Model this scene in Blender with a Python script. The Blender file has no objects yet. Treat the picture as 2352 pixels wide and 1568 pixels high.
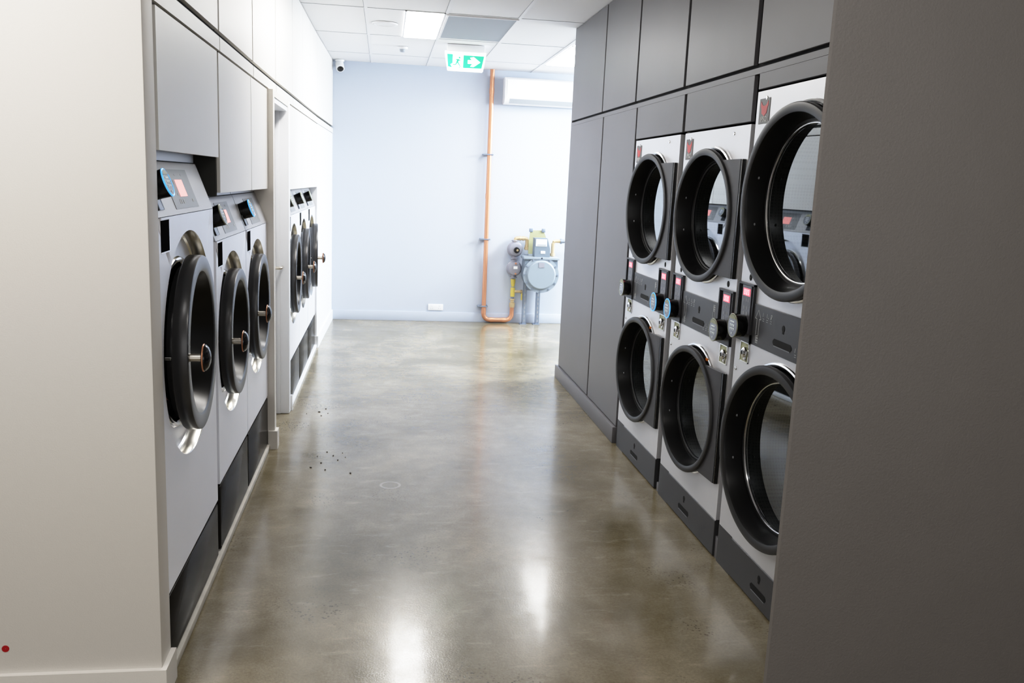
import bpy, bmesh, math, random
from mathutils import Vector, Matrix
random.seed(7)
C = bpy.context.scene.collection
PI = math.pi

# ------------------------------------------------------------------ materials
def s2l(v):
    v /= 255.0
    return v / 12.92 if v <= 0.04045 else ((v + 0.055) / 1.055) ** 2.4
def rgb(r, g, b): return (s2l(r), s2l(g), s2l(b), 1.0)
def mat(name, col, rough=0.5, metal=0.0, emit=None, estr=0.0, spec=0.5, coat=0.0, bump=0.0, bscale=200.0, var=0.0, vscale=3.0):
    m = bpy.data.materials.new(name); m.use_nodes = True
    nt = m.node_tree; b = nt.nodes['Principled BSDF']
    b.inputs['Base Color'].default_value = col
    b.inputs['Roughness'].default_value = rough
    b.inputs['Metallic'].default_value = metal
    b.inputs['Specular IOR Level'].default_value = spec
    b.inputs['Coat Weight'].default_value = coat
    if emit:
        b.inputs['Emission Color'].default_value = emit
        b.inputs['Emission Strength'].default_value = estr
    if bump or var:
        tc = nt.nodes.new('ShaderNodeTexCoord')
    if var:
        n = nt.nodes.new('ShaderNodeTexNoise'); n.inputs['Scale'].default_value = vscale; n.inputs['Detail'].default_value = 4
        nt.links.new(tc.outputs['Object'], n.inputs['Vector'])
        r = nt.nodes.new('ShaderNodeMapRange')
        r.inputs['From Min'].default_value = 0.3; r.inputs['From Max'].default_value = 0.7
        r.inputs['To Min'].default_value = 1 - var; r.inputs['To Max'].default_value = 1 + var
        nt.links.new(n.outputs['Fac'], r.inputs['Value'])
        mx = nt.nodes.new('ShaderNodeMix'); mx.data_type = 'RGBA'; mx.blend_type = 'MULTIPLY'
        mx.inputs['Factor'].default_value = 1.0
        mx.inputs['A'].default_value = col
        nt.links.new(r.outputs['Result'], mx.inputs['B'])
        nt.links.new(mx.outputs['Result'], b.inputs['Base Color'])
    if bump:
        n2 = nt.nodes.new('ShaderNodeTexNoise'); n2.inputs['Scale'].default_value = bscale; n2.inputs['Detail'].default_value = 2
        nt.links.new(tc.outputs['Object'], n2.inputs['Vector'])
        bp = nt.nodes.new('ShaderNodeBump'); bp.inputs['Strength'].default_value = bump; bp.inputs['Distance'].default_value = 0.002
        nt.links.new(n2.outputs['Fac'], bp.inputs['Height'])
        nt.links.new(bp.outputs['Normal'], b.inputs['Normal'])
    return m

M = {}
M['light_paint'] = mat('light_paint', rgb(222, 218, 212), 0.55, bump=0.15, bscale=260)
M['white_paint'] = mat('white_paint', rgb(232, 234, 238), 0.5)
M['back_paint'] = mat('rear_wall_paint', rgb(188, 196, 211), 0.55)
M['ceiling'] = mat('ceiling_tile', rgb(236, 236, 238), 0.8, bump=0.1, bscale=400)
M['tbar'] = mat('ceiling_tbar', rgb(236, 236, 238), 0.5)
M['tshadow_slot'] = mat('tbar_shadow_slot_grey', rgb(150, 152, 158), 0.7)  # flat grey for the painted T-bar shadow lines and the strut slots
M['cup_left'] = mat('cupboard_white', rgb(226, 224, 220), 0.42)
M['cup_edge'] = mat('cupboard_back', rgb(60, 60, 58), 0.8)
M['dark_paint'] = mat('dark_paint', rgb(114, 110, 107), 0.5, bump=0.4, bscale=170, var=0.02, vscale=6)
M['panel_dark'] = mat('panel_dark', rgb(113, 112, 115), 0.42, spec=0.3, var=0.03, vscale=2.5, bump=0.04, bscale=120)
M['black_gap'] = mat('black_gap', rgb(22, 22, 22), 0.8)
M['brown_gap'] = mat('brown_gap', rgb(62, 57, 50), 0.7)
M['washer_steel'] = mat('washer_grey', rgb(240, 241, 247), 0.40, metal=0.42, var=0.012)
M['washer_top'] = mat('washer_console', rgb(178, 178, 180), 0.36, metal=0.25)
M['steel'] = mat('brushed_steel', rgb(216, 216, 219), 0.36, metal=0.45, var=0.04, vscale=2)
M['chrome'] = mat('chrome', rgb(225, 225, 225), 0.14, metal=1.0)
M['recess'] = mat('recess_steel', rgb(208, 206, 200), 0.2, metal=0.95)
M['dark_window'] = mat('dark_window', rgb(24, 24, 25), 0.4, spec=0.0)
M['cone'] = mat('door_cone_black', rgb(15, 15, 16), 0.32, spec=0.35)
M['kick'] = mat('kick_plate_gloss', rgb(42, 40, 37), 0.22, spec=0.03)
M['black'] = mat('black_plastic', rgb(30, 30, 31), 0.36)
M['black_gloss'] = mat('black_gloss', rgb(13, 13, 14), 0.16)
M['ring'] = mat('ring_plastic', rgb(52, 52, 54), 0.3, spec=0.7)
M['dring'] = mat('dryer_ring_plastic', rgb(50, 50, 51), 0.4)
M['hinge_plate'] = mat('hinge_plate', rgb(70, 70, 73), 0.5)
M['rubber'] = mat('rubber', rgb(18, 18, 18), 0.6)
M['red_rubber'] = mat('red_gasket', rgb(110, 38, 20), 0.45)
M['panel_ctrl'] = mat('control_plate', rgb(62, 62, 64), 0.42)
M['module'] = mat('display_module', rgb(86, 86, 92), 0.35)
M['mark'] = mat('print_grey', rgb(176, 178, 178), 0.5)
M['mark_dim'] = mat('print_dim', rgb(128, 130, 134), 0.5)
M['overlay'] = mat('overlay_grey', rgb(128, 130, 132), 0.35)
M['red_led'] = mat('red_led', rgb(120, 20, 30), 0.4, emit=(1.0, 0.10, 0.14, 1), estr=1.6)
M['red_digit'] = mat('red_digit', rgb(255, 90, 100), 0.4, emit=(1.0, 0.32, 0.36, 1), estr=2.2)
M['pink_lcd'] = mat('pink_lcd', rgb(250, 150, 145), 0.4, emit=(1.0, 0.42, 0.38, 1), estr=0.8)
M['reader_face'] = mat('reader_face', rgb(120, 124, 138), 0.25)
M['reader_top'] = mat('reader_top', rgb(150, 152, 120), 0.4)
M['reader_text'] = mat('reader_text', rgb(220, 228, 228), 0.4, emit=(0.8, 0.95, 0.95, 1), estr=0.12)
M['ring_blue'] = mat('ring_blue', rgb(90, 190, 245), 0.3, emit=(0.10, 0.40, 0.95, 1), estr=0.8)
M['ring_grey'] = mat('ring_grey', rgb(160, 164, 146), 0.35, metal=0.3)
M['logo_plate'] = mat('logo_plate', rgb(104, 100, 98), 0.45)
M['logo_red'] = mat('logo_red', rgb(206, 60, 52), 0.45)
M['logo_white'] = mat('logo_white', rgb(215, 215, 212), 0.45)
M['copper'] = mat('copper', rgb(204, 146, 116), 0.32, metal=0.45)
M['brass'] = mat('brass', rgb(200, 178, 142), 0.36, metal=0.4)
M['yellow'] = mat('yellow_tape', rgb(206, 186, 96), 0.5)
M['meter'] = mat('meter_grey', rgb(112, 124, 137), 0.45)
M['meter_light'] = mat('meter_light', rgb(138, 149, 161), 0.45)
M['regulator'] = mat('regulator_grey', rgb(150, 150, 160), 0.4, metal=0.2)
M['olive'] = mat('zinc_plate', rgb(176, 176, 138), 0.45, metal=0.3)
M['galv'] = mat('galvanised', rgb(136, 146, 162), 0.4, metal=0.5)
M['white_plastic'] = mat('white_plastic', rgb(240, 241, 243), 0.35)
M['vent'] = mat('vent_grey', rgb(158, 164, 172), 0.7)
M['sign_white'] = mat('sign_white', rgb(245, 250, 248), 0.4, emit=(1, 1, 1, 1), estr=0.75)
M['sign_green'] = mat('sign_green', rgb(40, 190, 140), 0.4, emit=(0.06, 0.62, 0.36, 1), estr=0.55)
M['glow'] = mat('light_diffuser', rgb(255, 255, 255), 0.5, emit=(1.0, 0.985, 0.96, 1), estr=34.0)
M['red_dot'] = mat('red_sticker', rgb(165, 8, 20), 0.5)
M['pad'] = mat('concrete_pad', rgb(196, 192, 182), 0.6, var=0.12, vscale=12)
M['crumb'] = mat('dirt', rgb(52, 44, 34), 0.9)
M['orange'] = mat('orange_label', rgb(196, 110, 40), 0.5)
M['satin'] = mat('satin_nickel', rgb(200, 194, 184), 0.25, metal=0.9)

def glass_mat(name, tint, k):
    m = bpy.data.materials.new(name); m.use_nodes = True
    nt = m.node_tree; nt.nodes.clear()
    out = nt.nodes.new('ShaderNodeOutputMaterial')
    tr = nt.nodes.new('ShaderNodeBsdfTransparent'); tr.inputs['Color'].default_value = tint
    gl = nt.nodes.new('ShaderNodeBsdfGlossy'); gl.inputs['Roughness'].default_value = 0.015
    gl.inputs['Color'].default_value = (0.9, 0.95, 1.0, 1)
    lw = nt.nodes.new('ShaderNodeLayerWeight'); lw.inputs['Blend'].default_value = 0.5
    pw = nt.nodes.new('ShaderNodeMath'); pw.operation = 'POWER'; pw.inputs[1].default_value = 4.0
    ma = nt.nodes.new('ShaderNodeMath'); ma.operation = 'MULTIPLY_ADD'; ma.inputs[1].default_value = 1 - k; ma.inputs[2].default_value = k
    mx = nt.nodes.new('ShaderNodeMixShader')
    nt.links.new(lw.outputs['Facing'], pw.inputs[0]); nt.links.new(pw.outputs[0], ma.inputs[0]); nt.links.new(ma.outputs[0], mx.inputs[0])
    nt.links.new(tr.outputs[0], mx.inputs[1]); nt.links.new(gl.outputs[0], mx.inputs[2])
    nt.links.new(mx.outputs[0], out.inputs[0])
    return m
M['glass'] = glass_mat('dryer_glass', (0.50, 0.54, 0.54, 1), 0.19)
M['dark_glass'] = glass_mat('washer_glass', (0.12, 0.12, 0.12, 1), 0.05)
M['window_glass'] = glass_mat('window_glass', (0.95, 0.97, 1.0, 1), 0.05)

def drum_mat():
    m = bpy.data.materials.new('perforated_drum'); m.use_nodes = True
    nt = m.node_tree; b = nt.nodes['Principled BSDF']
    b.inputs['Metallic'].default_value = 0.5; b.inputs['Roughness'].default_value = 0.45
    tc = nt.nodes.new('ShaderNodeTexCoord')
    vm = nt.nodes.new('ShaderNodeVectorMath'); vm.operation = 'SCALE'; vm.inputs['Scale'].default_value = 80
    fr = nt.nodes.new('ShaderNodeVectorMath'); fr.operation = 'FRACTION'
    sb = nt.nodes.new('ShaderNodeVectorMath'); sb.operation = 'SUBTRACT'; sb.inputs[1].default_value = (0.5, 0.5, 0.5)
    ln = nt.nodes.new('ShaderNodeVectorMath'); ln.operation = 'LENGTH'
    lt = nt.nodes.new('ShaderNodeMath'); lt.operation = 'LESS_THAN'; lt.inputs[1].default_value = 0.42
    mx = nt.nodes.new('ShaderNodeMix'); mx.data_type = 'RGBA'
    mx.inputs['A'].default_value = rgb(66, 67, 63); mx.inputs['B'].default_value = rgb(38, 38, 36)
    L = nt.links.new
    L(tc.outputs['Object'], vm.inputs[0]); L(vm.outputs[0], fr.inputs[0]); L(fr.outputs[0], sb.inputs[0]); L(sb.outputs[0], ln.inputs[0])
    L(ln.outputs['Value'], lt.inputs[0]); L(lt.outputs[0], mx.inputs['Factor']); L(mx.outputs['Result'], b.inputs['Base Color'])
    return m
M['drum'] = drum_mat()

def floor_mat():
    m = bpy.data.materials.new('polished_concrete'); m.use_nodes = True
    nt = m.node_tree; b = nt.nodes['Principled BSDF']; L = nt.links.new
    N = nt.nodes.new
    tc = N('ShaderNodeTexCoord')
    def noise(scale, detail, rough=0.55, dist=0.0, sc=(1, 1, 1)):
        mp = N('ShaderNodeMapping'); mp.inputs['Scale'].default_value = sc
        L(tc.outputs['Object'], mp.inputs['Vector'])
        n = N('ShaderNodeTexNoise'); n.inputs['Scale'].default_value = scale; n.inputs['Detail'].default_value = detail
        n.inputs['Roughness'].default_value = rough; n.inputs['Distortion'].default_value = dist
        L(mp.outputs[0], n.inputs['Vector']); return n
    def ramp(src, p0, c0, p1, c1):
        r = N('ShaderNodeValToRGB'); r.color_ramp.elements[0].position = p0; r.color_ramp.elements[0].color = c0
        r.color_ramp.elements[1].position = p1; r.color_ramp.elements[1].color = c1
        L(src, r.inputs['Fac']); return r
    def mix(fac, a, bb, mode='MIX'):
        x = N('ShaderNodeMix'); x.data_type = 'RGBA'; x.blend_type = mode
        if isinstance(fac, float): x.inputs['Factor'].default_value = fac
        else: L(fac, x.inputs['Factor'])
        for k, v in (('A', a), ('B', bb)):
            if isinstance(v, tuple): x.inputs[k].default_value = v
            else: L(v, x.inputs[k])
        return x.outputs['Result']
    n1 = noise(1.6, 7, 0.6, 0.3)
    base = ramp(n1.outputs['Fac'], 0.34, rgb(104, 95, 72), 0.68, rgb(148, 139, 120))
    n2 = noise(9, 6, 0.65, 0.2)
    fine = ramp(n2.outputs['Fac'], 0.3, (0.86, 0.85, 0.83, 1), 0.72, (1.08, 1.08, 1.08, 1))
    col = mix(1.0, base.outputs['Color'], fine.outputs['Color'], 'MULTIPLY')
    # pale scuffs
    n3 = noise(5.5, 8, 0.7, 0.6, (1.0, 2.0, 1))
    sc = ramp(n3.outputs['Fac'], 0.70, (0, 0, 0, 1), 0.82, (1, 1, 1, 1))
    sm = N('ShaderNodeMath'); sm.operation = 'MULTIPLY'; sm.inputs[1].default_value = 0.10; L(sc.outputs['Color'], sm.inputs[0])
    col = mix(sm.outputs[0], col, rgb(188, 180, 164))
    # fine sandy grain and thin pale streaks lying across the aisle
    n6 = noise(95, 4, 0.75)
    gr = ramp(n6.outputs['Fac'], 0.32, (0.80, 0.79, 0.77, 1), 0.70, (1.16, 1.16, 1.15, 1))
    col = mix(1.0, col, gr.outputs['Color'], 'MULTIPLY')
    n7 = noise(7, 9, 0.72, 0.2, (0.7, 2.4, 1))
    st = ramp(n7.outputs['Fac'], 0.56, (0, 0, 0, 1), 0.80, (1, 1, 1, 1))
    s7 = N('ShaderNodeMath'); s7.operation = 'MULTIPLY'; s7.inputs[1].default_value = 0.5; L(st.outputs['Color'], s7.inputs[0])
    col = mix(s7.outputs[0], col, rgb(186, 176, 156))
    # small dark pits, clustered
    v = N('ShaderNodeTexVoronoi'); v.inputs['Scale'].default_value = 62; L(tc.outputs['Object'], v.inputs['Vector'])
    lt = N('ShaderNodeMath'); lt.operation = 'LESS_THAN'; lt.inputs[1].default_value = 0.27; L(v.outputs['Distance'], lt.inputs[0])
    n4 = noise(2.2, 3)
    cl = ramp(n4.outputs['Fac'], 0.55, (0, 0, 0, 1), 0.68, (1, 1, 1, 1))
    pm = N('ShaderNodeMath'); pm.operation = 'MULTIPLY'; L(lt.outputs[0], pm.inputs[0]); L(cl.outputs['Color'], pm.inputs[1])
    pm2 = N('ShaderNodeMath'); pm2.operation = 'MULTIPLY'; pm2.inputs[1].default_value = 0.7; L(pm.outputs[0], pm2.inputs[0])
    col = mix(pm2.outputs[0], col, rgb(42, 36, 28))
    # ring-shaped pale water mark in the middle of the aisle
    sub = N('ShaderNodeVectorMath'); sub.operation = 'SUBTRACT'; sub.inputs[1].default_value = (0.055, 4.43, 0.0)
    L(tc.outputs['Object'], sub.inputs[0])
    ml = N('ShaderNodeVectorMath'); ml.operation = 'LENGTH'; L(sub.outputs[0], ml.inputs[0])
    rm = N('ShaderNodeMath'); rm.operation = 'COMPARE'; rm.inputs[1].default_value = 0.05; rm.inputs[2].default_value = 0.006
    L(ml.outputs['Value'], rm.inputs[0])
    rm2 = N('ShaderNodeMath'); rm2.operation = 'MULTIPLY'; rm2.inputs[1].default_value = 0.3; L(rm.outputs[0], rm2.inputs[0])
    col = mix(rm2.outputs[0], col, rgb(205, 200, 188))
    L(col, b.inputs['Base Color'])
    rr = N('ShaderNodeMapRange'); rr.inputs['From Min'].default_value = 0.3; rr.inputs['From Max'].default_value = 0.7
    rr.inputs['To Min'].default_value = 0.18; rr.inputs['To Max'].default_value = 0.27
    L(n2.outputs['Fac'], rr.inputs['Value']); L(rr.outputs[0], b.inputs['Roughness'])
    b.inputs['Specular IOR Level'].default_value = 0.5
    b.inputs['Coat Weight'].default_value = 0.18; b.inputs['Coat Roughness'].default_value = 0.09
    n5 = noise(140, 2)
    bp = N('ShaderNodeBump'); bp.inputs['Strength'].default_value = 0.16; bp.inputs['Distance'].default_value = 0.002
    L(n5.outputs['Fac'], bp.inputs['Height']); L(bp.outputs['Normal'], b.inputs['Normal'])
    return m
M['floor'] = floor_mat()

# ------------------------------------------------------------------ mesh builder
class MB:
    def __init__(s): s.bm = bmesh.new()
    def box(s, x0, x1, y0, y1, z0, z1, bev=0.0, seg=2):
        vs = [s.bm.verts.new((x, y, z)) for x in (x0, x1) for y in (y0, y1) for z in (z0, z1)]
        f = [(0, 1, 3, 2), (4, 6, 7, 5), (0, 4, 5, 1), (2, 3, 7, 6), (0, 2, 6, 4), (1, 5, 7, 3)]
        fs = [s.bm.faces.new([vs[i] for i in q]) for q in f]
        if bev:
            es = list({e for q in fs for e in q.edges})
            bmesh.ops.bevel(s.bm, geom=es, offset=bev, segments=seg, profile=0.5, affect='EDGES')
        return s
    def prism(s, pts, axis, a0, a1):
        """polygon pts (u,v) extruded along axis 'x' (u=y,v=z), 'y' (u=x,v=z) or 'z' (u=x,v=y)"""
        def P(u, v, a):
            return (a, u, v) if axis == 'x' else ((u, a, v) if axis == 'y' else (u, v, a))
        A = [s.bm.verts.new(P(u, v, a0)) for u, v in pts]; B = [s.bm.verts.new(P(u, v, a1)) for u, v in pts]
        n = len(pts); fs = [s.bm.faces.new(A), s.bm.faces.new(B[::-1])]
        for i in range(n): fs.append(s.bm.faces.new((A[i], B[i], B[(i + 1) % n], A[(i + 1) % n])))
        return s
    def lathe(s, prof, o=(0, 0, 0), axis='x', seg=64, cap0=False, cap1=False):
        """profile list of (a, r) along the axis"""
        o = Vector(o); rings = []
        for a, r in prof:
            ring = []
            for i in range(seg):
                t = 2 * PI * i / seg; c, q = r * math.cos(t), r * math.sin(t)
                d = (a, c, q) if axis == 'x' else ((q, a, c) if axis == 'y' else (c, q, a))
                ring.append(s.bm.verts.new(o + Vector(d)))
            rings.append(ring)
        for A, B in zip(rings, rings[1:]):
            for i in range(seg):
                s.bm.faces.new((A[i], A[(i + 1) % seg], B[(i + 1) % seg], B[i]))
        if cap0: s.bm.faces.new(rings[0][::-1])
        if cap1: s.bm.faces.new(rings[-1])
        return s
    def tube(s, pts, r, seg=12, caps=True):
        pts = [Vector(p) for p in pts]; rings = []
        up = Vector((0.123, 0.31, 0.94))
        for i, p in enumerate(pts):
            d = (pts[min(i + 1, len(pts) - 1)] - pts[max(i - 1, 0)]).normalized()
            a = d.cross(up).normalized(); b = d.cross(a).normalized()
            rings.append([s.bm.verts.new(p + r * (math.cos(2 * PI * k / seg) * a + math.sin(2 * PI * k / seg) * b)) for k in range(seg)])
        for A, B in zip(rings, rings[1:]):
            for k in range(seg): s.bm.faces.new((A[k], A[(k + 1) % seg], B[(k + 1) % seg], B[k]))
        if caps: s.bm.faces.new(rings[0][::-1]); s.bm.faces.new(rings[-1])
        return s
    def torus(s, o, R, r, axis='x', seg=64, rs=10):
        prof = [(r * math.cos(2 * PI * k / rs), R + r * math.sin(2 * PI * k / rs)) for k in range(rs + 1)]
        return s.lathe(prof, o, axis, seg)
    def plate_hole(s, x, y0, y1, z0, z1, holes, seg=64, thick=0.0):
        """flat plate in plane x with one round hole (cy, cz, r)"""
        cy, cz, r = holes
        ang = sorted([2 * PI * i / seg for i in range(seg)] + [math.atan2(z - cz, y - cy) % (2 * PI) for y in (y0, y1) for z in (z0, z1)])
        inn, out = [], []
        for t in ang:
            c, q = math.cos(t), math.sin(t)
            k = min([((y1 if c > 0 else y0) - cy) / c if abs(c) > 1e-9 else 1e9, ((z1 if q > 0 else z0) - cz) / q if abs(q) > 1e-9 else 1e9])
            inn.append(s.bm.verts.new((x, cy + r * c, cz + r * q))); out.append(s.bm.verts.new((x, cy + k * c, cz + k * q)))
        n = len(ang)
        for i in range(n):
            j = (i + 1) % n
            if (out[i].co - out[j].co).length < 1e-7: continue
            s.bm.faces.new((inn[i], out[i], out[j], inn[j]))
        return s
    def ngon(s, pts):
        s.bm.faces.new([s.bm.verts.new(p) for p in pts]); return s
    def build(s, name, m, parent=None, loc=None, ang=35, recalc=True):
        bmesh.ops.remove_doubles(s.bm, verts=s.bm.verts, dist=1e-6)
        if recalc: bmesh.ops.recalc_face_normals(s.bm, faces=s.bm.faces)
        me = bpy.data.meshes.new(name); s.bm.to_mesh(me); s.bm.free()
        me.materials.append(m if not isinstance(m, str) else M[m])
        for p in me.polygons: p.use_smooth = True
        try: me.set_sharp_from_angle(angle=math.radians(ang))
        except Exception: pass
        o = bpy.data.objects.new(name, me); C.objects.link(o)
        if parent: o.parent = parent
        if loc: o.location = loc
        return o

def tag(o, label=None, cat=None, group=None, kind=None):
    if label: o['label'] = label
    if cat: o['category'] = cat
    if group: o['group'] = group
    if kind: o['kind'] = kind
    return o
def empty(name, loc, rz=0.0):
    o = bpy.data.objects.new(name, None); o.empty_display_size = 0.1; C.objects.link(o)
    o.location = loc; o.rotation_euler = (0, 0, rz); return o
def copy_tree(o, parent=None):
    c = o.copy(); C.objects.link(c); c.parent = parent
    for ch in list(o.children): copy_tree(ch, c)
    return c
def struct(name, mb, m): return tag(mb.build(name, m), kind='structure')
def child(o, nm):
    for c in o.children:
        if c.name.split('.')[0] == nm: return c
def text_mesh(body, size):
    cu = bpy.data.curves.new('t', 'FONT'); cu.body = body; cu.size = size; cu.align_x = 'CENTER'; cu.align_y = 'CENTER'; cu.extrude = 0.0004
    o = bpy.data.objects.new('t', cu); C.objects.link(o)
    dg = bpy.context.evaluated_depsgraph_get(); me = bpy.data.meshes.new_from_object(o.evaluated_get(dg))
    bpy.data.objects.remove(o); bpy.data.curves.remove(cu); return me

CH = 2.83          # ceiling height
YB = 9.93          # rear wall
XR = 1.478         # dryer / dark panel plane
XP = -0.655        # washer front plane (near three)
XF = -0.628        # washer front plane (far three)
def lx(Y):         # face of the pale cupboards along the left side
    k = [(2.0, -0.648), (5.0, -0.648), (8.2, -0.612), (9.93, -0.575)]
    for (a, xa), (b, xb) in zip(k, k[1:]):
        if Y <= b: return xa + (xb - xa) * (Y - a) / (b - a)
    return k[-1][1]

# ------------------------------------------------------------------ room shell
struct('floor', MB().box(-4, 5, -4, YB + 0.2, -0.1, 0), 'floor')
struct('ceiling', MB().box(-4, 5, -4, YB + 0.2, CH, CH + 0.1), 'ceiling')
struct('wall_back', MB().box(-1.6, 4.9, YB, YB + 0.12, 0, CH), 'back_paint')
struct('baseboard_back', MB().box(-0.58, 4.6, YB - 0.014, YB, 0, 0.11, 0.003), 'back_paint')
struct('wall_left_front', MB().box(-4, -0.648, 2.545, 2.66, 0, CH, 0.004), 'light_paint')
struct('baseboard_left_front', MB().prism([(-4, 2.529), (-0.632, 2.529), (-0.632, 2.662), (-0.648, 2.662), (-0.648, 2.545), (-4, 2.545)], 'z', 0, 0.102), 'light_paint')
struct('wall_left_pier', MB().box(-1.5, -0.617, 5.076, 5.145, 0, 2.055), 'light_paint')
struct('baseboard_left_pier', MB().prism([(-0.654, 5.060), (-0.601, 5.060), (-0.601, 5.145), (-0.617, 5.145), (-0.617, 5.076), (-0.654, 5.076)], 'z', 0, 0.11), 'light_paint')
struct('wall_left_alcove', MB().box(-1.62, -1.5, 2.66, 8.3, 0, CH), 'cup_edge')
struct('wall_left_end', MB().prism([(-1.5, 8.225), (-0.612, 8.225), (-0.575, YB), (-1.5, YB)], 'z', 0, 2.056), 'white_paint')
struct('baseboard_left_end', MB().prism([(-0.63, 8.212), (-0.597, 8.212), (-0.561, YB - 0.014), (-0.575, YB - 0.014), (-0.612, 8.226), (-0.63, 8.226)], 'z', 0, 0.11), 'white_paint')
# backing behind the cupboards
struct('wall_left_bulkhead', MB().prism([(-1.5, 2.66), (lx(2.7) - 0.02, 2.66), (lx(5) - 0.02, 5), (lx(8.2) - 0.02, 8.2), (lx(YB) - 0.02, YB), (-1.5, YB)], 'z', 2.057, CH - 0.001), 'cup_edge')
# doorway: head, frame, leaf, handle
struct('wall_left_doorhead', MB().box(-0.75, -0.6175, 5.145, 5.851, 2.02, 2.055), 'light_paint')
struct('trim_1', MB().box(-0.75, -0.614, 5.852, 5.925, 0.003, 2.052, 0.003).box(-0.700, -0.672, 5.843, 5.853, 0.003, 2.015, 0.002).box(-0.749, -0.622, 5.146, 5.842, 1.991, 2.019)
       .box(-0.69, -0.602, 5.926, 5.944, 0.003, 0.112, 0.002), 'white_paint')
d1 = struct('door_1', MB().box(-0.748, -0.706, 5.146, 5.85, 0.008, 1.99, 0.003), 'white_paint')
hd = MB().lathe([(-0.706, 0.001), (-0.706, 0.026), (-0.698, 0.026), (-0.696, 0.010), (-0.655, 0.010), (-0.645, 0.006)], (0, 5.745, 1.0), 'x', 24)
hd.tube([(-0.655, 5.745, 1.0), (-0.652, 5.80, 1.0), (-0.655, 5.842, 0.998)], 0.009, 10)
hd.build('door_handle', 'satin', d1)
# pads under the washers
struct('trim_2', MB().box(-1.5, -0.643, 2.662, 5.075, 0, 0.03, 0.004), 'pad')
struct('trim_3', MB().box(-1.5, -0.612, 5.945, 8.225, 0, 0.03, 0.004), 'white_paint')
# right: near partition end, alcove, dark block
struct('wall_right_front', MB().prism([(1.122, 2.186), (1.128, 2.180), (4.9, 2.18), (4.9, 2.50), (1.52, 2.50), (1.36, 2.42)], 'z', 0, CH), 'dark_paint')
struct('wall_right_block', MB().box(1.497, 2.6, 5.165, 7.03, 0, CH - 0.001).box(1.497, 2.6, 2.5, 5.165, 2.078, CH - 0.001).box(2.45, 2.6, 2.5, 5.165, 0, 2.078), 'black_gap')
struct('wall_right_end', MB().box(XR + 0.002, 4.9, 7.03, 7.06, 0, CH), 'panel_dark')
struct('baseboard_right', MB().box(1.458, 1.5, 5.175, 7.09, 0, 0.105, 0.003), 'panel_dark')
wr = MB().box(4.6, 4.72, 7.06, 7.35, 0, CH).box(4.6, 4.72, 9.75, YB, 0, CH).box(4.6, 4.72, 7.35, 9.75, 0, 0.15).box(4.6, 4.72, 7.35, 9.75, 2.6, CH)
struct('wall_right', wr, 'white_paint')
w1 = struct('window_1', MB().box(4.62, 4.68, 7.35, 7.41, 0.15, 2.6).box(4.62, 4.68, 9.69, 9.75, 0.15, 2.6).box(4.62, 4.68, 8.52, 8.58, 0.15, 2.6).box(4.62, 4.68, 7.41, 9.69, 0.15, 0.21).box(4.62, 4.68, 7.41, 9.69, 2.54, 2.6), 'white_plastic')
MB().box(4.645, 4.651, 7.41, 9.69, 0.21, 2.54).build('pane', 'window_glass', w1)
# near room behind the camera
struct('wall_left_room', MB().box(-4, -3.88, -4, 2.545, 0, CH), 'light_paint')
struct('wall_right_room', MB().box(4.9, 5.0, -4, 7.06, 0, CH), 'light_paint')
# rails
def rail(Y0, Y1, z0, z1, t=0.02, off=0.0): return [(lx(Y0) - t, Y0), (lx(Y0) + off, Y0), (lx(Y1) + off, Y1), (lx(Y1) - t, Y1)]
tr = MB()
for a, b in ((2.664, 3.652), (3.664, 4.545), (4.56, 5.42), (5.436, 6.28), (6.296, 6.94), (6.955, 7.53), (7.545, 8.2), (8.2, YB)):
    tr.prism(rail(a, b, 0, 0, off=0.003), 'z', 2.060, 2.112)
struct('trim_4', tr, 'cup_left')
struct('trim_5', MB().box(XR, 1.497, 2.5, 7.03, 2.0765, 2.1005), 'panel_dark')
# ceiling grid
tb = MB(); tsh = MB()
ys = [9.26, 8.04, 6.82, 5.60, 4.38, 3.16, 1.94, 0.72, -0.5]
xs = [-0.16, 0.44, 0.99, 1.60, 2.2, 2.8, 3.4, 4.0]
for y in ys:
    tb.box(-4, 4.9, y - 0.012, y + 0.012, CH - 0.003, CH - 0.0005); tsh.box(-4, 4.9, y - 0.017, y - 0.012, CH - 0.0012, CH - 0.0003)  # thin grey strip along one side of each bar, its shadow as colour
for x in xs + [-0.76, -1.36, -1.96]:
    tb.box(x - 0.012, x + 0.012, -4, YB, CH - 0.0032, CH - 0.0006); tsh.box(x - 0.016, x - 0.012, -4, YB, CH - 0.0013, CH - 0.0004)
struct('trim_6', tb, 'tbar'); struct('tbar_shadow', tsh, 'tshadow_slot')

# ------------------------------------------------------------------ cupboard / wall panels
def lpanel(Y0, Y1, z0, z1, label, group, g=0.004):
    a, b = Y0 + g, Y1 - g
    o = MB().prism([(lx(a) - 0.018, a), (lx(a), a), (lx(b), b), (lx(b) - 0.018, b)], 'z', z0, z1).build('cupboard_panel', 'cup_left')
    tag(o, label, 'cupboard panel', group)
GU = 'pale panels of the upper row on the left'
ups = [2.66, 3.657, 4.553, 5.428, 6.288, 6.947, 7.537, 8.2, YB]
ul = ['pale upper panel nearest the camera, cut by the top left of the photo',
      'pale upper panel above the middle near washing machine',
      'pale upper panel above the third near washing machine',
      'pale upper panel directly above the white doorway',
      'pale upper panel just past the doorway, above the first far washer',
      'pale upper panel above the middle far washer, faint seams each side',
      'narrow pale upper panel above the last far washer',
      'long pale upper panel running into the rear left corner by the security camera']
for i, lb in enumerate(ul): lpanel(ups[i], ups[i + 1], 2.136, CH - 0.004, lb, GU, (0.015, 0.014, 0.010, 0.006)[i] if i < 4 else 0.003)
GL = 'pale panels hung above the washing machines'
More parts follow.
